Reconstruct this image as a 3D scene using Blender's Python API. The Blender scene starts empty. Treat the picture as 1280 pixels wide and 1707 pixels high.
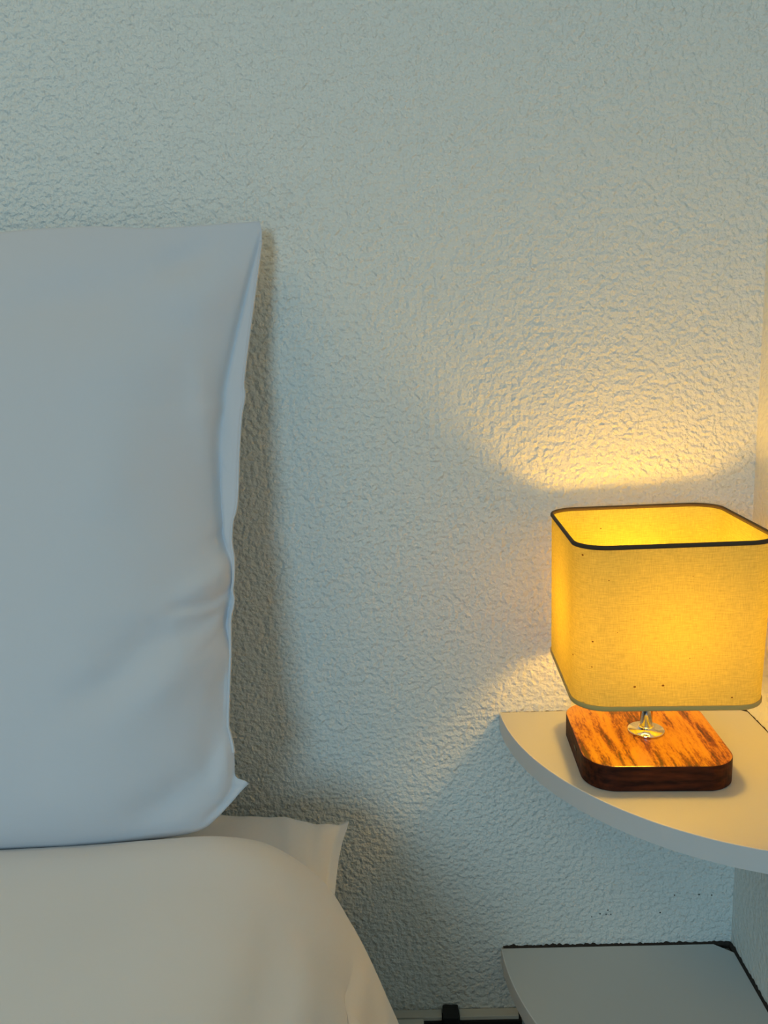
import bpy, bmesh, math, random
from mathutils import Vector, Matrix, noise
S = bpy.context.scene
COL = S.collection
ZC = 0.98                      # camera height above the floor

# ---------------------------------------------------------------- camera
cam_d = bpy.data.cameras.new('camera'); cam = bpy.data.objects.new('camera', cam_d); COL.objects.link(cam)
R = Matrix(((0.9994377, -0.0155177, 0.0297218), (0.0096460, 0.9820512, 0.1883676), (-0.0321114, -0.1879750, 0.9816487)))
right, fwd, up = R.col[0], R.col[1], R.col[2]
CAM = Vector((0, -0.7792, ZC))
cam.matrix_world = Matrix(((right.x, up.x, -fwd.x, CAM.x), (right.y, up.y, -fwd.y, CAM.y), (right.z, up.z, -fwd.z, CAM.z), (0, 0, 0, 1)))
cam_d.sensor_fit = 'AUTO'; cam_d.sensor_width = 36.0; cam_d.lens = 1400 * 36.0 / 1707
cam_d.clip_start = 0.02
S.camera = cam

# ---------------------------------------------------------------- world, daylight, exposure
w = bpy.data.worlds.new('world'); S.world = w; w.use_nodes = True
w.node_tree.nodes['Background'].inputs[0].default_value = (0.45, 0.80, 1.0, 1)
w.node_tree.nodes['Background'].inputs[1].default_value = 0.006
ld = bpy.data.lights.new('window_daylight', 'AREA'); ld.shape = 'RECTANGLE'; ld.size = 0.62; ld.size_y = 0.80
ld.energy = 21.5; ld.color = (0.43, 0.765, 1.0)
lo = bpy.data.objects.new('window_daylight', ld); COL.objects.link(lo)
lo.location = (-0.74, -3.0, 1.36)
lo.rotation_euler = (Vector((0.0, 0, 0.55)) - lo.location).to_track_quat('-Z', 'Y').to_euler()
cd = bpy.data.lights.new('warm_overhead_fill', 'AREA'); cd.shape = 'DISK'; cd.size = 0.9; cd.energy = 6.0; cd.color = (1.0, 0.64, 0.17)  # added warm fill from above, no real fixture; lifts wall shadows and bedding
co = bpy.data.objects.new('warm_overhead_fill', cd); COL.objects.link(co); co.location = (-1.1, -0.85, 2.36)
S.view_settings.view_transform = 'Standard'; S.view_settings.look = 'None'
S.view_settings.gamma = 1; S.view_settings.use_curve_mapping = False
S.view_settings.exposure = 0.0
BULB_COLOR = (1.0, 0.53, 0.045, 1); BULB_STRENGTH = 52.0

# ---------------------------------------------------------------- helpers
F = 1400.0
def at(x, y, Y):               # the point on the plane y = Y seen at photograph pixel (x, y)
    d = R @ Vector(((x - 640) / F, 1, -(y - 853.5) / F))
    return CAM + d * ((Y - CAM.y) / d.y)

def new_mat(name):
    m = bpy.data.materials.new(name); m.use_nodes = True
    nt = m.node_tree; b = nt.nodes['Principled BSDF']
    return m, nt, b
def node(nt, kind, **kw):
    n = nt.nodes.new(kind)
    for k, v in kw.items():
        if k.startswith('i_'): n.inputs[k[2:].replace('_', ' ')].default_value = v
        else: setattr(n, k, v)
    return n
def obj(name, verts, faces, mat, parent=None, smooth=True):
    me = bpy.data.meshes.new(name); me.from_pydata([tuple(v) for v in verts], [], faces); me.update()
    if smooth:
        for p in me.polygons: p.use_smooth = True
    for m in (mat if isinstance(mat, (list, tuple)) else [mat]): me.materials.append(m)
    o = bpy.data.objects.new(name, me); COL.objects.link(o)
    if parent: o.parent = parent
    return o
def bm_obj(name, bm, mat, parent=None, smooth=False):
    me = bpy.data.meshes.new(name); bm.to_mesh(me); bm.free()
    if smooth:
        for p in me.polygons: p.use_smooth = True
    for m in (mat if isinstance(mat, (list, tuple)) else [mat]): me.materials.append(m)
    o = bpy.data.objects.new(name, me); COL.objects.link(o)
    if parent: o.parent = parent
    return o
def box(name, lo_, hi_, mat, parent=None, bevel=0.0, seg=2):
    bm = bmesh.new(); bmesh.ops.create_cube(bm, size=1)
    for v in bm.verts:
        v.co = Vector([lo_[i] if v.co[i] < 0 else hi_[i] for i in range(3)])
    if bevel: bmesh.ops.bevel(bm, geom=bm.edges[:], offset=bevel, segments=seg, affect='EDGES', profile=0.5)
    return bm_obj(name, bm, mat, parent)
def lathe(name, prof, mat, parent=None, n=48, centre=(0, 0)):
    vs, fs = [], []
    for r, z in prof:
        for k in range(n):
            a = 2 * math.pi * k / n; vs.append((centre[0] + r * math.cos(a), centre[1] + r * math.sin(a), z))
    for i in range(len(prof) - 1):
        for k in range(n):
            k2 = (k + 1) % n; fs.append((i * n + k, i * n + k2, (i + 1) * n + k2, (i + 1) * n + k))
    fs.append(tuple(range(n - 1, -1, -1))); fs.append(tuple((len(prof) - 1) * n + k for k in range(n)))
    return obj(name, vs, fs, mat, parent)
def empty(name, loc, rz=0):
    o = bpy.data.objects.new(name, None); COL.objects.link(o); o.location = loc; o.rotation_euler = (0, 0, rz)
    o.empty_display_size = 0.05
    return o
def tag(o, label, cat): o['label'] = label; o['category'] = cat; return o
def struct(o): o['kind'] = 'structure'; return o
def smooth01(t): t = max(0.0, min(1.0, t)); return t * t * (3 - 2 * t)
def lerp(a, b, t): return a + (b - a) * t
def table(pts, x):             # monotone-ish smooth lookup in a sorted table
    if x <= pts[0][0]: return pts[0][1]
    if x >= pts[-1][0]: return pts[-1][1]
    for i in range(len(pts) - 1):
        if pts[i][0] <= x <= pts[i + 1][0]:
            x0, y0 = pts[i]; x1, y1 = pts[i + 1]; h = x1 - x0
            m0 = (y1 - pts[i - 1][1]) / (x1 - pts[i - 1][0]) if i > 0 else (y1 - y0) / h
            m1 = (pts[i + 2][1] - y0) / (pts[i + 2][0] - x0) if i < len(pts) - 2 else (y1 - y0) / h
            t = (x - x0) / h
            return (2*t**3-3*t**2+1)*y0 + (t**3-2*t**2+t)*h*m0 + (-2*t**3+3*t**2)*y1 + (t**3-t**2)*h*m1

# ---------------------------------------------------------------- materials
def plaster(name, col, depth, sc):
    m, nt, b = new_mat(name)
    tc = node(nt, 'ShaderNodeTexCoord')
    n1 = node(nt, 'ShaderNodeTexNoise', i_Scale=sc, i_Detail=2.0, i_Roughness=0.45, i_Distortion=0.0)
    n2 = node(nt, 'ShaderNodeTexNoise', i_Scale=sc * 0.38, i_Detail=2.0, i_Roughness=0.5, i_Distortion=0.4)
    r = node(nt, 'ShaderNodeMapRange'); r.inputs['From Min'].default_value = 0.30; r.inputs['From Max'].default_value = 0.72
    r.clamp = False
    mx = node(nt, 'ShaderNodeMath', operation='MULTIPLY_ADD'); mx.inputs[1].default_value = 0.5
    bp = node(nt, 'ShaderNodeBump', i_Strength=1.0, i_Distance=depth)
    nt.links.new(tc.outputs['Object'], n1.inputs['Vector']); nt.links.new(tc.outputs['Object'], n2.inputs['Vector'])
    nt.links.new(n1.outputs['Fac'], r.inputs['Value'])
    nt.links.new(n2.outputs['Fac'], mx.inputs[0]); nt.links.new(r.outputs['Result'], mx.inputs[2])
    nt.links.new(mx.outputs[0], bp.inputs['Height']); nt.links.new(bp.outputs[0], b.inputs['Normal'])
    b.inputs['Base Color'].default_value = (*col, 1); b.inputs['Roughness'].default_value = 0.75
    b.inputs['Specular IOR Level'].default_value = 0.25
    return m
M_wall = plaster('textured_plaster', (0.90, 0.90, 0.84), 0.0020, 200)
M_wall2 = plaster('side_plaster', (0.88, 0.88, 0.82), 0.0009, 200)

def laminate(name, col, rough=0.45):
    m, nt, b = new_mat(name)
    tc = node(nt, 'ShaderNodeTexCoord'); n = node(nt, 'ShaderNodeTexNoise', i_Scale=420.0, i_Detail=2.0)
    bp = node(nt, 'ShaderNodeBump', i_Strength=0.25, i_Distance=0.0001)
    nt.links.new(tc.outputs['Object'], n.inputs['Vector']); nt.links.new(n.outputs['Fac'], bp.inputs['Height']); nt.links.new(bp.outputs[0], b.inputs['Normal'])
    b.inputs['Base Color'].default_value = (*col, 1); b.inputs['Roughness'].default_value = rough
    return m
M_shelf = laminate('white_laminate', (0.62, 0.625, 0.60))
M_edge = laminate('edge_band', (0.74, 0.74, 0.73), 0.5)

def cloth(name, col, sc=1500.0, sss=False):
    m, nt, b = new_mat(name)
    tc = node(nt, 'ShaderNodeTexCoord')
    n = node(nt, 'ShaderNodeTexNoise', i_Scale=sc, i_Detail=2.0)
    n2 = node(nt, 'ShaderNodeTexNoise', i_Scale=38.0, i_Detail=4.0, i_Roughness=0.45)
    a = node(nt, 'ShaderNodeBump', i_Strength=0.15, i_Distance=0.0002)
    c = node(nt, 'ShaderNodeBump', i_Strength=0.25, i_Distance=0.0010)
    for q in (n, n2): nt.links.new(tc.outputs['Object'], q.inputs['Vector'])
    nt.links.new(n.outputs['Fac'], a.inputs['Height']); nt.links.new(n2.outputs['Fac'], c.inputs['Height'])
    nt.links.new(a.outputs[0], c.inputs['Normal']); nt.links.new(c.outputs[0], b.inputs['Normal'])
    b.inputs['Base Color'].default_value = (*col, 1); b.inputs['Roughness'].default_value = 0.9
    b.inputs['Sheen Weight'].default_value = 0.15; b.inputs['Specular IOR Level'].default_value = 0.15
    return m
M_pillow = cloth('pillow_cotton', (0.715, 0.72, 0.755))
M_duvet = cloth('duvet_cotton', (0.84, 0.835, 0.83))
M_mattress = cloth('mattress_ticking', (0.6, 0.6, 0.58))

def wood_top():
    m, nt, b = new_mat('streaked_varnished_wood')
    L = nt.links
    tc = node(nt, 'ShaderNodeTexCoord')
    mp = node(nt, 'ShaderNodeMapping'); mp.inputs['Scale'].default_value = (1, 0.10, 1); mp.inputs['Rotation'].default_value = (0, 0, math.radians(3))
    L.new(tc.outputs['Object'], mp.inputs['Vector'])
    s = node(nt, 'ShaderNodeTexNoise', i_Scale=120.0, i_Detail=3.0, i_Roughness=0.6, i_Distortion=0.25)   # broad streaks
    mp2 = node(nt, 'ShaderNodeMapping'); mp2.inputs['Scale'].default_value = (1, 0.30, 1)
    L.new(tc.outputs['Object'], mp2.inputs['Vector'])
    f = node(nt, 'ShaderNodeTexNoise', i_Scale=750.0, i_Detail=3.0, i_Roughness=0.65)
    L.new(mp.outputs[0], s.inputs['Vector']); L.new(mp2.outputs[0], f.inputs['Vector'])
    add = node(nt, 'ShaderNodeMath', operation='MULTIPLY_ADD'); add.inputs[1].default_value = 0.42
    L.new(f.outputs['Fac'], add.inputs[0]); L.new(s.outputs['Fac'], add.inputs[2])
    cr = node(nt, 'ShaderNodeValToRGB')
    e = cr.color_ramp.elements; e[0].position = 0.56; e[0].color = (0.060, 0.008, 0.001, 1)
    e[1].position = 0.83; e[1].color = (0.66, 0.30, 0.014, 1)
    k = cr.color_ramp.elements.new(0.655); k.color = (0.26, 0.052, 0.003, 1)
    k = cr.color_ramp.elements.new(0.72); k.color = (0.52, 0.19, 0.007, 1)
    L.new(add.outputs[0], cr.inputs[0]); L.new(cr.outputs[0], b.inputs['Base Color'])
    bp = node(nt, 'ShaderNodeBump', i_Strength=0.3, i_Distance=0.0003); L.new(add.outputs[0], bp.inputs['Height']); L.new(bp.outputs[0], b.inputs['Normal'])
    b.inputs['Roughness'].default_value = 0.38; b.inputs['Coat Weight'].default_value = 0.35; b.inputs['Coat Roughness'].default_value = 0.12
    return m
def wood_side():
    m, nt, b = new_mat('dark_wood_edge')  # darker and redder than the top face
    L = nt.links
    tc = node(nt, 'ShaderNodeTexCoord')
    mp = node(nt, 'ShaderNodeMapping'); mp.inputs['Rotation'].default_value = (0, math.radians(-35), 0); mp.inputs['Scale'].default_value = (0.2, 1, 1)
    L.new(tc.outputs['Object'], mp.inputs['Vector'])
    s = node(nt, 'ShaderNodeTexNoise', i_Scale=230.0, i_Detail=3.0); L.new(mp.outputs[0], s.inputs['Vector'])
    cr = node(nt, 'ShaderNodeValToRGB'); e = cr.color_ramp.elements
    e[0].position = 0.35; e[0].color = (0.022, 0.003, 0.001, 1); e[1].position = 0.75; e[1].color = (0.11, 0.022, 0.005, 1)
    L.new(s.outputs['Fac'], cr.inputs[0]); L.new(cr.outputs[0], b.inputs['Base Color'])
    b.inputs['Roughness'].default_value = 0.6; b.inputs['Specular IOR Level'].default_value = 0.2
    return m
M_wtop = wood_top(); M_wside = wood_side()

m, nt, b = new_mat('chrome'); M_chrome = m
b.inputs['Metallic'].default_value = 1; b.inputs['Roughness'].default_value = 0.12; b.inputs['Base Color'].default_value = (0.86, 0.84, 0.82, 1)
m, nt, b = new_mat('black_steel'); M_black = m
b.inputs['Base Color'].default_value = (0.008, 0.008, 0.008, 1); b.inputs['Roughness'].default_value = 0.6
m, nt, b = new_mat('black_plastic'); M_plastic = m
b.inputs['Base Color'].default_value = (0.01, 0.01, 0.01, 1); b.inputs['Roughness'].default_value = 0.4
m, nt, b = new_mat('pale_strip'); M_pale = m
b.inputs['Base Color'].default_value = (0.72, 0.68, 0.58, 1); b.inputs['Roughness'].default_value = 0.5
m, nt, b = new_mat('floor_tile'); M_floor = m
tc = node(nt, 'ShaderNodeTexCoord'); n = node(nt, 'ShaderNodeTexNoise', i_Scale=6.0, i_Detail=4.0); cr = node(nt, 'ShaderNodeValToRGB')
cr.color_ramp.elements[0].color = (0.10, 0.075, 0.055, 1); cr.color_ramp.elements[1].color = (0.16, 0.12, 0.085, 1)
nt.links.new(tc.outputs['Object'], n.inputs['Vector']); nt.links.new(n.outputs['Fac'], cr.inputs[0]); nt.links.new(cr.outputs[0], b.inputs['Base Color'])
b.inputs['Roughness'].default_value = 0.5
m, nt, b = new_mat('ragged_filler'); M_fill = m
b.inputs['Base Color'].default_value = (0.035, 0.025, 0.018, 1); b.inputs['Roughness'].default_value = 0.9

def linen():
    m, nt, b = new_mat('linen_shade'); L = nt.links
    nt.nodes.remove(b); out = nt.nodes['Material Output']
    uv = node(nt, 'ShaderNodeUVMap')
    def thread(sx, sy):
        mp = node(nt, 'ShaderNodeMapping'); mp.inputs['Scale'].default_value = (sx, sy, 1); L.new(uv.outputs[0], mp.inputs['Vector'])
        n = node(nt, 'ShaderNodeTexNoise', i_Scale=1.0, i_Detail=2.0, i_Roughness=0.6); L.new(mp.outputs[0], n.inputs['Vector']); return n
    warp = thread(1700, 130); weft = thread(130, 1500); slub = thread(90, 700)
    a = node(nt, 'ShaderNodeMath', operation='ADD'); L.new(warp.outputs['Fac'], a.inputs[0]); L.new(weft.outputs['Fac'], a.inputs[1])
    a2 = node(nt, 'ShaderNodeMath', operation='MULTIPLY_ADD'); a2.inputs[1].default_value = 0.5; L.new(slub.outputs['Fac'], a2.inputs[0]); L.new(a.outputs[0], a2.inputs[2])
    mr = node(nt, 'ShaderNodeMapRange'); mr.inputs['From Min'].default_value = 0.9; mr.inputs['From Max'].default_value = 1.6
    mr.inputs['To Min'].default_value = 0.74; mr.inputs['To Max'].default_value = 1.12
    L.new(a2.outputs[0], mr.inputs['Value'])
    # small brown flecks spun into the linen
    mp = node(nt, 'ShaderNodeMapping'); mp.inputs['Scale'].default_value = (95, 120, 1); L.new(uv.outputs[0], mp.inputs['Vector'])
    vo = node(nt, 'ShaderNodeTexVoronoi', i_Scale=1.0); L.new(mp.outputs[0], vo.inputs['Vector'])
    sep = node(nt, 'ShaderNodeSeparateColor'); L.new(vo.outputs['Color'], sep.inputs[0])
    siz = node(nt, 'ShaderNodeMapRange'); siz.inputs['From Min'].default_value = 0.50; siz.inputs['From Max'].default_value = 1.0
    siz.inputs['To Min'].default_value = 0.0; siz.inputs['To Max'].default_value = 0.10; L.new(sep.outputs[0], siz.inputs['Value'])
    lt = node(nt, 'ShaderNodeMath', operation='LESS_THAN'); L.new(vo.outputs['Distance'], lt.inputs[0]); L.new(siz.outputs['Result'], lt.inputs[1])
    def col(base, fleck):
        sc = node(nt, 'ShaderNodeMix', data_type='RGBA', blend_type='MULTIPLY'); sc.inputs[0].default_value = 1
        sc.inputs[6].default_value = (*base, 1); L.new(mr.outputs['Result'], sc.inputs[7])
        mx = node(nt, 'ShaderNodeMix', data_type='RGBA'); L.new(lt.outputs[0], mx.inputs[0]); L.new(sc.outputs[2], mx.inputs[6]); mx.inputs[7].default_value = (*fleck, 1)
        return mx.outputs[2]
    dif = node(nt, 'ShaderNodeBsdfDiffuse'); tr = node(nt, 'ShaderNodeBsdfTranslucent')
    L.new(col((0.56, 0.52, 0.16), (0.16, 0.09, 0.03)), dif.inputs['Color']); L.new(col((0.84, 0.64, 0.03), (0.25, 0.12, 0.01)), tr.inputs['Color'])
    bp = node(nt, 'ShaderNodeBump', i_Strength=0.5, i_Distance=0.0004); L.new(a2.outputs[0], bp.inputs['Height']); L.new(bp.outputs[0], dif.inputs['Normal'])
    mix = node(nt, 'ShaderNodeMixShader'); mix.inputs[0].default_value = 0.27
    L.new(dif.outputs[0], mix.inputs[1]); L.new(tr.outputs[0], mix.inputs[2]); L.new(mix.outputs[0], out.inputs[0])
    return m
M_linen = linen()
m, nt, b = new_mat('shade_trim'); M_trim = m
b.inputs['Base Color'].default_value = (0.07, 0.045, 0.022, 1); b.inputs['Roughness'].default_value = 0.85
m, nt, b = new_mat('shade_bottom_trim'); M_trim2 = m
b.inputs['Transmission Weight'].default_value = 0.0
b.inputs['Base Color'].default_value = (0.62, 0.44, 0.14, 1); b.inputs['Roughness'].default_value = 0.85
m, nt, b = new_mat('glowing_bulb'); M_bulb = m
b.inputs['Base Color'].default_value = (1, 0.9, 0.7, 1); b.inputs['Emission Color'].default_value = BULB_COLOR; b.inputs['Emission Strength'].default_value = BULB_STRENGTH

# ---------------------------------------------------------------- room shell
XC = 0.3345
def wall_mesh(name, a, b_, c, d, mat): return struct(obj(name, [a, b_, c, d], [(0, 1, 2, 3)], mat, smooth=False))
struct(box('wall_back', (-2.2, 0, 0), (XC + 0.12, 0.12, 2.4), M_wall))
struct(box('wall_right', (XC, -2.6, 0), (XC + 0.12, 0, 2.4), M_wall2))
struct(box('floor', (-2.2, -3.2, -0.05), (XC + 0.12, 0.12, 0), M_floor))
struct(box('ceiling', (-2.2, -2.6, 2.4), (XC + 0.12, 0.12, 2.45), M_wall2))

# little pits in the plaster between the shelves
pv, pf = [], []
for (x, y, rr) in ((1000, 1523, .0008), (1010, 1524, .0007), (1013, 1517, .0008), (1018, 1524, .0007), (1100, 1521, .0009), (1124, 1492, .0008), (1165, 1491, .0009), (1186, 1492, .0008), (986, 1528, .0006)):
    c = at(x, y, 0); b0 = len(pv)
    for k in range(8): a = 2 * math.pi * k / 8; pv.append((c.x + rr * .8 * math.cos(a), -.0001, c.z + rr * math.sin(a)))
    for k in range(8): a = 2 * math.pi * k / 8; pv.append((c.x + rr * .8 * math.cos(a), -.0005, c.z + rr * .8 * math.sin(a)))
    for k in range(8): pf.append((b0 + k, b0 + (k + 1) % 8, b0 + 8 + (k + 1) % 8, b0 + 8 + k))
    pf.append(tuple(b0 + 8 + k for k in range(8)))
pits = obj('plaster_pits', pv, pf, M_fill, bpy.data.objects['wall_back'], smooth=False); pits['kind'] = 'stuff'

# ---------------------------------------------------------------- corner shelves
def shelf(name, ztop, gap, label, xc=XC, A=0.2389, B=0.2556, cham=0.016):
    """quarter-round board; child edge_band wraps the curved front"""
    z0 = ztop - 0.018
    root = empty(name, (xc - A * 0.5, -B * 0.4, z0))
    off = Vector(root.location)
    out = []
    N = 64
    for i in range(N + 1):
        t = math.pi / 2 * i / N
        out.append((xc - gap - (A - gap) * math.cos(t), -gap - (B - gap) * math.sin(t)))
    loop = out + [(xc - gap, -gap - cham * 0.8), (xc - gap - cham, -gap)]
    loop = [loop[0]] + loop[1:]
    n = len(loop); e = 0.0007
    def ins(p, k):  # inset toward the middle
        cx, cy = xc - A * 0.4, -B * 0.4
        dx, dy = cx - p[0], cy - p[1]; l = math.hypot(dx, dy); return (p[0] + dx / l * k, p[1] + dy / l * k)
    vs, fs = [], []
    for z, k in ((z0, e), (z0 + e, 0), (ztop - e, 0), (ztop, e)):
        for p in loop: q = ins(p, k); vs.append(Vector((q[0], q[1], z)) - off)
    for r in range(3):
        for i in range(n):
            j = (i + 1) % n; fs.append((r * n + j, r * n + i, (r + 1) * n + i, (r + 1) * n + j))
    fs.append(tuple(range(n))); fs.append(tuple(3 * n + i for i in range(n - 1, -1, -1)))
    o = obj('board', vs, fs, M_shelf, root, smooth=False)
    # edge band, half a millimetre proud of the board
    vs, fs = [], []; m_ = N + 1
    for z, k in ((z0 + 0.0001, 0.0002), (z0 + 0.0001, -0.0006), (ztop - 0.0002, -0.0006), (ztop + 0.0001, -0.0001), (ztop + 0.0001, 0.0006)):
        for p in out: q = ins(p, k); vs.append(Vector((q[0], q[1], z)) - off)
    for r in range(4):
        for i in range(m_ - 1): fs.append((r * m_ + i + 1, r * m_ + i, (r + 1) * m_ + i, (r + 1) * m_ + i + 1))
    obj('edge_band', vs, fs, M_edge, root, smooth=False)
    # ragged dark joint where the board meets the plaster
    rnd = random.Random(5); vs, fs = [], []
    def strip(p0, p1, nrm, wdt, hgt):
        K = 160; b0 = len(vs)
        for i in range(K + 1):
            t = i / K; x = lerp(p0[0], p1[0], t); y = lerp(p0[1], p1[1], t)
            h = hgt * (0.35 + 1.3 * abs(noise.noise(Vector((t * 34, wdt * 900, 3)))) + rnd.random() * 0.35)
            for (ww, zz) in ((0.0, ztop - 0.005), (wdt, ztop - 0.005), (wdt, ztop - 0.0012), (0.0, ztop - 0.0012 + h)):
                vs.append(Vector((x + nrm[0] * ww, y + nrm[1] * ww, zz)) - off)
        for i in range(K):
            for k in range(4):
                a = b0 + i * 4 + k; b2 = b0 + i * 4 + (k + 1) % 4; fs.append((a, b2, b2 + 4, a + 4))
    strip((xc - A + 0.002, 0), (xc - 0.001, 0), (0, -1), gap + 0.0002, 0.0010 if gap < 0.003 else 0.0026)
    strip((xc, -0.001), (xc, -B + 0.002), (-1, 0), gap + 0.0002, 0.0010 if gap < 0.003 else 0.0026)
    obj('joint_filler', vs, fs, M_fill, root, smooth=False)
    tag(root, label, 'shelf')
    return root
Z1 = ZC - 0.3537; Z2 = ZC - 0.6158
shelf('corner_shelf', Z1, 0.0012, 'white quarter-round corner shelf that carries the glowing table lamp')
shelf('corner_shelf', Z2, 0.0030, 'lower empty quarter-round corner shelf in shade beneath the lamp shelf')

# ---------------------------------------------------------------- table lamp
LX, LY = 0.2090, -0.0965
lamp = tag(empty('table_lamp', (LX, LY, Z1), math.radians(-2.2)), 'lit table lamp with square linen shade and streaked wooden base on the shelf', 'lamp')
def rsq(hx, hy, r, n=12, cx=0, cy=0):
    pts = []
    for (sx, sy, a0) in ((1, 1, 0), (-1, 1, 90), (-1, -1, 180), (1, -1, 270)):
        for k in range(n + 1):
            a = math.radians(a0 + 90 * k / n); pts.append((cx + sx * (hx - r) + r * math.cos(a), cy + sy * (hy - r) + r * math.sin(a)))
    return pts
def rings(name, levels, mat, parent, cap=True, matidx=None, smooth=True, closed=False):
    """levels: list of (outline, z)"""
    n = len(levels[0][0]); vs, fs = [], []
    for o_, z in levels:
        for p in o_: vs.append((p[0], p[1], z))
    for r in range(len(levels) - 1):
        for i in range(n):
            j = (i + 1) % n; fs.append((r * n + i, r * n + j, (r + 1) * n + j, (r + 1) * n + i))
    if closed:
        r = len(levels) - 1
        for i in range(n):
            j = (i + 1) % n; fs.append((r * n + i, r * n + j, j, i))
    if cap:
        fs.append(tuple(range(n - 1, -1, -1))); fs.append(tuple((len(levels) - 1) * n + i for i in range(n)))
    return obj(name, vs, fs, mat, parent, smooth)
hb = 0.022
lv = [(rsq(.0600, .0612, .0245), 0.0), (rsq(.0610, .0622, .0255), 0.001), (rsq(.0610, .0622, .0255), hb - .001), (rsq(.0607, .0619, .0252), hb - .0003), (rsq(.0598, .0610, .0243), hb)]
base = rings('wooden_base', lv, [M_wside, M_wtop], lamp, smooth=False)
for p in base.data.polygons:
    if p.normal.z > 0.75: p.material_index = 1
base['label'] = 'thick rounded square wooden base with dark burnt streaks'
# charging slot in the left edge of the base
sl = rings('charging_slot', [([(x_, z_) for x_, z_ in rsq(.0045, .0014, .0013, 4)], 0.0), ([(x_, z_) for x_, z_ in rsq(.0045, .0014, .0013, 4)], 0.0006)], M_plastic, lamp, smooth=False)
sl.rotation_euler = (math.radians(90), 0, math.radians(-90)); sl.location = (-.0608, -.010, .0125)
SX, SY = 0.0017, 0.0015
lathe('stem_plate', [(.0150, hb), (.0156, hb + .0004), (.0156, hb + .0016), (.0150, hb + .0022), (.0072, hb + .0024), (.0072, hb + .0046), (.0062, hb + .0056), (.0050, hb + .0058)], M_chrome, lamp, centre=(SX, SY))
lathe('stem', [(.0052, hb + .003), (.0052, .0980)], M_chrome, lamp, centre=(SX, SY))
lathe('socket', [(.0080, .0960), (.0140, .0980), (.0140, .1140), (.0120, .1160)], M_plastic, lamp, centre=(SX, SY))
bl = lathe('bulb', [(.0110, .1140), (.0135, .1180), (.0195, .1260), (.0225, .1350), (.0215, .1440), (.0165, .1520), (.0085, .1565), (.0008, .1575)], M_bulb, lamp, centre=(SX, SY))
# shade: linen tube, folded trims, wire spider that carries it
ZB, ZT = 0.0755, 0.2070
def sh_out(z, d=0.0, n=14):
    t = (z - ZB) / (ZT - ZB)
    return rsq(lerp(.0738, .0752, t) + d, lerp(.0760, .0775, t) + d, .0250 + d, n, lerp(.0013, .0024, t), lerp(.0010, .0000, t))
shade_tilt = empty('shade', (0, 0, 0)); shade_tilt.parent = lamp
n_lv = 24; vs, fs, uvs = [], [], []
o0 = sh_out(ZB); n = len(o0); per = [0]
for i in range(n): per.append(per[-1] + math.dist(o0[i], o0[(i + 1) % n]))
def tilt(p):            # the shade sits a touch crooked: higher on its right
    return (p[0], p[1], p[2] + 0.0105 * (p[0]) * smooth01((p[2] - ZB) / (ZT - ZB)) * 1.6)
for k in range(n_lv + 1):
    z = lerp(ZB, ZT, k / n_lv)
    for p in sh_out(z): vs.append(tilt((p[0], p[1], z)))
for k in range(n_lv):
    for i in range(n):
        j = (i + 1) % n; fs.append((k * n + i, k * n + j, (k + 1) * n + j, (k + 1) * n + i)); uvs.append([(per[i], k), (per[i + 1], k), (per[i + 1], k + 1), (per[i], k + 1)])
fab = obj('linen_cover', vs, fs, M_linen, shade_tilt)
ul = fab.data.uv_layers.new(name='UVMap'); li = 0
for f in uvs:
    for (u, k) in f: ul.data[li].uv = (u, lerp(ZB, ZT, k / n_lv)); li += 1
def trim(name, za, zb_, d_out, mat):
    levels = [(sh_out(za, -.0010), za), (sh_out(za, d_out * .5), za - .0002), (sh_out(za, d_out), za + .0006), (sh_out(zb_, d_out), zb_ - .0006), (sh_out(zb_, d_out * .5), zb_ + .0002), (sh_out(zb_, -.0010), zb_)]
    o = rings(name, levels, mat, shade_tilt, cap=False, closed=True)
    for v in o.data.vertices: v.co = Vector(tilt(v.co))
    return o
trim('top_trim', ZT - .0024, ZT + .0006, .0011, M_trim)['label'] = 'dark folded trim along the top of the shade'
trim('bottom_trim', ZB - .0002, ZB + .0034, .0009, M_trim2)
def rod(a, b_, r, bm):
    a, b_ = Vector(a), Vector(b_); d = b_ - a
    mt = Matrix.Translation((a + b_) / 2) @ d.to_track_quat('Z', 'Y').to_matrix().to_4x4()
    bmesh.ops.create_cone(bm, cap_ends=True, segments=8, radius1=r, radius2=r, depth=d.length, matrix=mt)
bm = bmesh.new()
for sx, sy in ((1, 1), (-1, 1), (-1, -1), (1, -1)):
    rod((SX + sx * .0125, SY + sy * .0065, .1000), (sx * .0664 + .0013, sy * .0686 + .001, ZB + .004), .0008, bm)
bm_obj('wire_spider', bm, M_chrome, shade_tilt, smooth=True)

# ---------------------------------------------------------------- folds: ridges drawn as real relief
def seg_dist(p, a, b_):
    ax, az = a; bx, bz = b_; dx, dz = bx - ax, bz - az
    t = max(0, min(1, ((p[0] - ax) * dx + (p[1] - az) * dz) / (dx * dx + dz * dz)))
    return math.hypot(p[0] - ax - t * dx, p[1] - az - t * dz), t
def ridges_height(px, pz, ridges):
    h = 0
    for pts, amp, wd in ridges:
        best = 9; tt = 0; L = len(pts) - 1
        for i in range(L):
            d, t = seg_dist((px, pz), pts[i], pts[i + 1])
            if d < best: best = d; tt = (i + t) / L
        h += amp * math.exp(-(best / wd) ** 2) * math.sin(math.pi * min(1, max(0, 0.08 + 0.84 * tt)))
    return h

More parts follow.
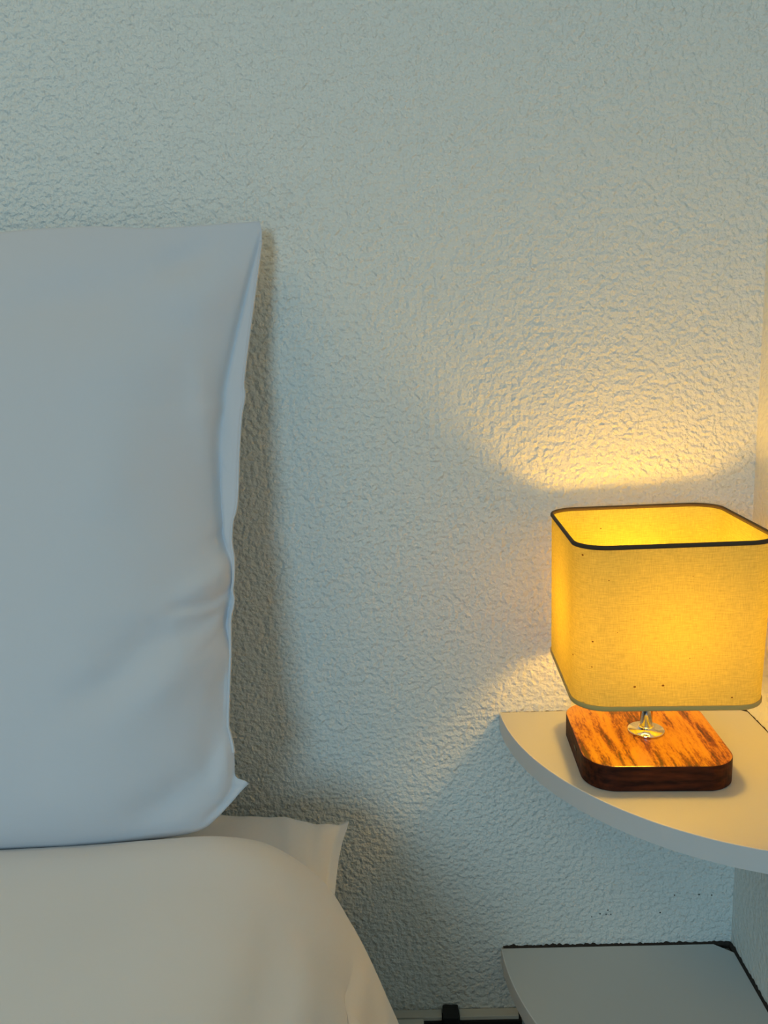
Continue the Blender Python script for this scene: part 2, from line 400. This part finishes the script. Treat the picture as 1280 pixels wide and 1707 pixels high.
# ---------------------------------------------------------------- upright pillow
def yr(py): return -0.030 - 0.140 * smooth01((py - 340) / 1100) * 0.5 - 0.140 * ((py - 370) / 1040) * 0.5
def ridge_px(pts, amp, wd, Y=None):
    out = []
    for x, y in pts:
        q = at(x, y, yr(y) - 0.02); out.append((q.x, q.z))
    return (out, amp, wd)
P_RIDGES = [
    ridge_px([(296, 1006), (325, 1009), (352, 1008), (372, 998), (384, 982)], -.0055, .0045),   # pinch crease
    ridge_px([(290, 1030), (320, 1018), (350, 1016), (380, 1016)], .0040, .0060),
    ridge_px([(300, 985), (330, 975), (355, 965), (378, 940)], .0050, .009),
    ridge_px([(371, 1022), (376, 1040), (380, 1062)], -.0028, .0028),
    ridge_px([(300, 1052), (250, 1075), (190, 1125), (120, 1160)], -.0075, .017),
    ridge_px([(350, 1075), (300, 1110), (240, 1160)], .0060, .018),
    ridge_px([(250, 470), (330, 500), (390, 440)], .0050, .020),
    ridge_px([(250, 450), (300, 432), (350, 405)], -.0060, .013),
    ridge_px([(0, 520), (120, 500), (260, 470)], -.0055, .022),
    ridge_px([(100, 640), (200, 610), (310, 600)], .0050, .028),
    ridge_px([(215, 640), (210, 760), (180, 860)], .0050, .03),
    ridge_px([(330, 600), (345, 700), (352, 800)], .0045, .012),
    ridge_px([(356, 770), (366, 830), (368, 925)], -.0028, .0035),
    ridge_px([(210, 1365), (270, 1345), (330, 1300)], -.0060, .014),
    ridge_px([(355, 1345), (366, 1290), (372, 1230)], .0045, .010),
    ridge_px([(340, 1330), (352, 1270), (350, 1200)], -.0030, .010),
    ridge_px([(375, 1130), (360, 1160), (365, 1200)], -.0030, .007),
    ridge_px([(393, 1290), (387, 1325), (368, 1362), (335, 1384)], -.0040, .0035),
    ridge_px([(60, 1290), (140, 1320), (230, 1300)], .0030, .03),
]
# seam outline in the photograph, right side from top to bottom (pixel y -> pixel x)
RIGHT = [(369, 432), (378, 435), (395, 436.5), (420, 434), (500, 424), (570, 415), (640, 407.5), (655, 409.5), (668, 408.5), (690, 404.5), (760, 400), (820, 398), (848, 395), (866, 389.5), (885, 387.5), (905, 387), (930, 390), (965, 389.5), (984, 387.5), (998, 390), (1012, 388.5), (1025, 385.5), (1050, 384.5), (1100, 384), (1160, 382), (1208, 381), (1222, 384), (1245, 389), (1270, 391), (1286, 391), (1293, 392), (1298, 397), (1301, 407), (1306, 415)]
BOTTOM = [(-700, 1440), (-400, 1412), (0, 1411), (80, 1410), (170, 1407), (230, 1402), (275, 1396), (300, 1392), (330, 1385), (350, 1374), (380, 1344), (402, 1319), (409, 1312), (415, 1307)]
TOP = [(-700, 380), (-400, 400), (0, 387), (60, 381.5), (110, 379), (160, 377), (240, 380), (300, 378), (370, 373), (432, 369)]
def hem(z_py):          # width in metres of the flat hem along the right seam
    return table([(369, .0), (430, .004), (560, .0130), (700, .0200), (840, .0165), (890, .0105), (930, .0035), (990, .002), (1020, .006), (1060, .003), (1090, .0), (1310, .0)], z_py)
def build_upright():
    NU, NV = 150, 230
    us = [1 - (1 - i / NU) ** 1.9 for i in range(NU + 1)]                 # finer at the right seam
    vs_, idx = [], {}
    T = 0.062
    def rim(u, v):
        pyr = lerp(369, 1306, v)
        xr = table(RIGHT, pyr)
        xl = -640.0
        x = lerp(xl, xr, u)
        yt = table(TOP, x); yb = table(BOTTOM, x)
        # rows follow the top and bottom seams; at the right seam they reach exactly the outline
        y = lerp(yt, yb, v) + math.exp(-(xr - x) / 22) * (pyr - lerp(table(TOP, xr), table(BOTTOM, xr), v))
        return x, y
    front, back = [], []
    for j in range(NV + 1):
        v = j / NV; v = v if v < .7 else v
        for i in range(NU + 1):
            u = us[i]; x, y = rim(u, v)
            Y = yr(y)
            p = at(x, y, Y)
            pr = at(table(RIGHT, lerp(369, 1306, v)), y, Y)
            s = pr.x - p.x                               # metres in from the right seam
            pb = at(x, table(BOTTOM, x), yr(table(BOTTOM, x))); pt = at(x, table(TOP, x), yr(table(TOP, x)))
            sb = p.z - pb.z; st = pt.z - p.z; sl_ = u * .7
            w_ = hem(y)
            def rise(d, L, e): t = max(0, min(1, d / L)); return (1 - (1 - t) ** 2) ** e
            a = rise(max(0, s - w_ * 0.9), .135, .72)
            c = rise(sb, .20, .55); d = rise(st, .30, .85); l = rise(sl_, .25, .6)
            puff = T * a * c * d * l
            hemlift = 0.0
            if w_ > .0015:
                q = s / w_
                hemlift = 0.30 * w_ * max(0, 1 - q) if q < 1 else 0
                hemlift -= 0.0022 * math.exp(-((s - w_) / .0022) ** 2) * min(1, w_ / .008)
            m_ = min(1, s / .004) * min(1, sb / .004) * min(1, st / .006)
            rel = ridges_height(p.x, p.z, P_RIDGES) * m_
            rel += 0.0022 * noise.noise(Vector((p.x * 9, p.z * 6, 1.3))) * m_ + 0.0007 * noise.noise(Vector((p.x * 30, p.z * 16, 4.3))) * m_
            edge = (u >= 1 or v in (0, 1) or i == 0)
            thick = 0.0006 if edge else 0.0
            front.append(Vector((p.x, p.y - puff - hemlift - rel - thick, p.z)))
            bk = min(0.35 * puff + 0.0006, -p.y - 0.006)
            bk = max(bk, 0.0006)
            if w_ > .0015 and s < w_: bk = -hemlift + 0.0009
            back.append(Vector((p.x, p.y + bk, p.z)))
    W = NU + 1; nF = len(front); fs = []
    for j in range(NV):
        for i in range(NU):
            a = j * W + i
            fs.append((a, a + W, a + W + 1, a + 1)); fs.append((nF + a, nF + a + 1, nF + a + W + 1, nF + a + W))
    loop = [i for i in range(W)] + [j * W + NU for j in range(1, NV + 1)] + [NV * W + i for i in range(NU - 1, -1, -1)] + [j * W for j in range(NV - 1, 0, -1)]
    for k in range(len(loop)):
        a, b_ = loop[k], loop[(k + 1) % len(loop)]; fs.append((a, b_, nF + b_, nF + a))
    off = Vector((-.45, -.14, ZC - .38))
    root = tag(empty('pillow', off), 'large square white pillow propped upright against the plaster wall', 'pillow')
    obj('pillowcase', [p - off for p in front + back], fs, M_pillow, root)
    # stitched lip that runs down the right seam
    rv, rf = [], []; K = 0
    for j in range(8, NV - 12):
        p = front[j * W + NU]; q = front[j * W + NU - 1]
        for (dx, dy) in ((-.0012, -.0010), (.0006, -.0014), (.0012, .0004), (-.0006, .0010)):
            rv.append(Vector((p.x + dx, p.y + dy, p.z)) - off)
        if K:
            b0 = K * 4
            for t in range(4): rf.append((b0 - 4 + t, b0 - 4 + (t + 1) % 4, b0 + (t + 1) % 4, b0 + t))
        K += 1
    rf.append((0, 1, 2, 3)); rf.append(tuple(reversed([len(rv) - 4 + t for t in range(4)])))
    obj('seam', rv, rf, M_pillow, root)
build_upright()

# ---------------------------------------------------------------- lying pillow, its right end shows
def build_lying():
    NU, NV = 110, 90
    tipZ = ZC - .4300
    front, back = [], []
    for j in range(NV + 1):
        v = j / NV                                       # 0 at the wall, 1 toward the foot of the bed
        for i in range(NU + 1):
            u = 1 - (1 - i / NU) ** 1.8
            y = lerp(-.060, -.430, v)
            corner = math.exp(-(v / .06) ** 2)
            # right seam
            xr = -.0600 + .0060 * corner - .006 * smooth01(v / .25)
            x = lerp(-.74, xr, u)
            s = xr - x; sb = (-.060 - y); sf = (y + .430); sl_ = x + .74
            y -= 0.008 * smooth01((s - .0) / .05) * 0 
            rimz = tipZ - .004 - .055 * smooth01(v / .30) * smooth01(u) + .002 * corner
            rimz -= .022 * (1 - math.exp(-s / .05)) * math.exp(-v * 9)
            def rise(d, L, e): t = max(0, min(1, d / L)); return (1 - (1 - t) ** 2) ** e
            hw = 0.016
            a = rise(max(0, s - hw * .55), .12, .60); c = rise(sb, .09, .5) ; d = rise(sf, .12, .6); l = rise(sl_, .12, .6)
            h = .062 * a * c * d * l
            r = ridges_height(x, y, [([(-.118, -.062), (-.105, -.09), (-.100, -.14)], .003, .009), ([(-.083, -.062), (-.086, -.09), (-.090, -.13)], -.0035, .006), ([(-.15, -.07), (-.17, -.12)], -.0015, .01)]) * min(1, s / .01) * min(1, sb / .006)
            lim = ZC - .3990 - max(0, x + .16) * 0.20
            top = rimz + h + r
            if top > lim: top = lim + (top - lim) * 0.1
            front.append(Vector((x, y, top + .0005)))
            back.append(Vector((x, y, rimz - .5 * h - .0005)))
    W = NU + 1; nF = len(front); fs = []
    for j in range(NV):
        for i in range(NU):
            a = j * W + i
            fs.append((a, a + W, a + W + 1, a + 1)); fs.append((nF + a, nF + a + 1, nF + a + W + 1, nF + a + W))
    loop = [i for i in range(W)] + [j * W + NU for j in range(1, NV + 1)] + [NV * W + i for i in range(NU - 1, -1, -1)] + [j * W for j in range(NV - 1, 0, -1)]
    for k in range(len(loop)):
        a, b_ = loop[k], loop[(k + 1) % len(loop)]; fs.append((a, b_, nF + b_, nF + a))
    off = Vector((-.4, -.24, ZC - .47))
    root = tag(empty('pillow', off), 'white pillow lying flat under the duvet with one cornered end sticking out', 'pillow')
    obj('pillowcase', [p - off for p in front + back], fs, M_duvet, root)
build_lying()

# ---------------------------------------------------------------- duvet, mattress, bed frame
PROF = [(-1.45, -.66), (-1.44, -.55), (-1.38, -.45), (-1.28, -.395), (-1.1, -.385), (-.8, -.383), (-.5, -.382), (-.35, -.380), (-.25, -.377), (-.20, -.3745), (-.157, -.374), (-.130, -.378), (-.109, -.386), (-.087, -.402), (-.068, -.422), (-.055, -.447), (-.044, -.471), (-.034, -.497), (-.026, -.520), (-.015, -.552), (-.006, -.590), (.000, -.63), (.004, -.68), (.006, -.74)]
def build_duvet():
    # resample the section smoothly
    pts = []
    for i in range(len(PROF) - 1):
        p0 = PROF[max(0, i - 1)]; p1 = PROF[i]; p2 = PROF[i + 1]; p3 = PROF[min(len(PROF) - 1, i + 2)]
        K = 8 if i >= 8 else 4
        for k in range(K):
            t = k / K; f = lambda a, b_, c, d: .5 * ((2 * b_) + (-a + c) * t + (2 * a - 5 * b_ + 4 * c - d) * t * t + (-a + 3 * b_ - 3 * c + d) * t ** 3)
            pts.append((f(p0[0], p1[0], p2[0], p3[0]), f(p0[1], p1[1], p2[1], p3[1])))
    pts.append(PROF[-1]); n = len(pts)
    ys = [-.135, -.1352, -.1358, -.137, -.139, -.142, -.146, -.151, -.157, -.164, -.172, -.181, -.190] + [-.190 - .012 * k for k in range(1, 29)] + [-.55 - .05 * k for k in range(28)]
    C0 = (-.60, -.62)
    vs, fs = [], []
    RID = [([(-.080, -.150), (-.060, -.30), (-.055, -.50)], .0, .01)]
    for y in ys:
        t = max(0, min(1, (y + .215) / .080))
        k = 1 - math.sqrt(max(0, 1 - t * t))
        for (x, z) in pts:
            # the end by the wall rounds over and tucks in
            nx = x; nz = z
            drop = k * .115
            side = smooth01((x + .22) / .20)
            nx = x - k * .050 * side
            nz = z - drop * (1 - .6 * side)
            foot = smooth01((-1.75 - y) / .2); nz -= .05 * foot
            wob = .004 * noise.noise(Vector((x * 5, y * 4, 2))) + .0016 * noise.noise(Vector((x * 14, y * 10, 7)))
            top = 1 - smooth01((x + .14) / .08)
            nz += wob * top * smooth01((-y - .17) / .08)
            # soft vertical folds down the right hand drape
            if z < -.39 and x > -.2:
                dn = smooth01((-.40 - z) / .08)
                f_ = 0
                for (yc, am, wd, sl) in FOLDS:
                    yy = yc + sl * (z + .45)
                    f_ += am * math.exp(-((y - yy) / wd) ** 2)
                nx += f_ * dn * .6
            if -.16 < x < .01:
                e1 = -.0030 * math.exp(-((x + .054) / .0032) ** 2) * smooth01((-y - .215) / .05)
                e1 += .0026 * math.exp(-((x + .047) / .0060) ** 2) * smooth01((-y - .215) / .05)
                e1 += .0030 * math.exp(-((x + .076) / .0070) ** 2) * smooth01((-y - .25) / .06)
                e1 += -.0070 * math.exp(-((x + .038) / .009) ** 2 - ((y + .250) / .016) ** 2)
                e1 += -.0030 * math.exp(-((x + .098) / .012) ** 2) * smooth01((-y - .22) / .1)
                q = smooth01((x + .13) / .10)
                nx += e1 * q; nz += e1 * (1 - .5 * q)
            vs.append(Vector((nx, y, ZC + nz)))
    for j in range(len(ys) - 1):
        for i in range(n - 1):
            a = j * n + i; fs.append((a, a + n, a + n + 1, a + 1))
    root = tag(empty('duvet', (-.6, -.9, ZC - .65)), 'plain white duvet covering the bed, its side draping down toward the floor', 'duvet')
    off = Vector(root.location)
    b0 = len(vs)                                        # close the wall end
    o = obj('duvet_cover', [p - off for p in vs], fs, M_duvet, root)
    sm = o.modifiers.new('thickness', 'SOLIDIFY'); sm.thickness = 0.012; sm.offset = 1
    return o
FOLDS = [(-.235, .007, .016, .10), (-.268, -.009, .006, .16), (-.300, .010, .018, .12), (-.345, -.008, .014, .1), (-.45, -.008, .03, 0), (-.6, .01, .05, 0)]
build_duvet()
mt = tag(empty('mattress', (-.7, -1.0, .32)), 'mattress hidden under the white duvet', 'mattress')
mb = box('mattress_body', (-.70, -.94, 0), (.60, .90, .112), M_mattress, mt, bevel=.03, seg=4)
bf = tag(empty('bed_frame', (0, -.03, 0)), 'low dark bed frame with a pale edged rail along the wall, below the duvet', 'bed frame')
zr = ZC - .6928
box('rail', (-1.40, .0155, zr - .060), (.115, .0285, zr - .0002), M_black, bf)
box('edge_strip', (-1.40, .0180, zr - .0006), (.0315, .0290, zr + .0040), M_pale, bf, bevel=.0006)
box('edge_strip', (.0500, .0180, zr - .0006), (.112, .0290, zr + .0040), M_pale, bf, bevel=.0006)
box('post', (.0325, .010, 0), (.0490, .0285, zr + .010), M_black, bf, bevel=.001)
box('post', (-1.32, .010, 0), (-1.30, .0285, zr + .010), M_black, bf, bevel=.001)
box('crossbar', (-1.40, -.014, ZC - .693), (.012, .008, ZC - .681), M_pale, bf, bevel=.001)
box('side_rail', (-1.40, -1.88, .20), (-.09, -.02, .32), M_black, bf, bevel=.004)
for x in (-1.36, -.13):
    for y in (-.05, -1.82): box('leg', (x - .02, y - .02, 0), (x + .02, y + .02, .20), M_black, bf, bevel=.002)
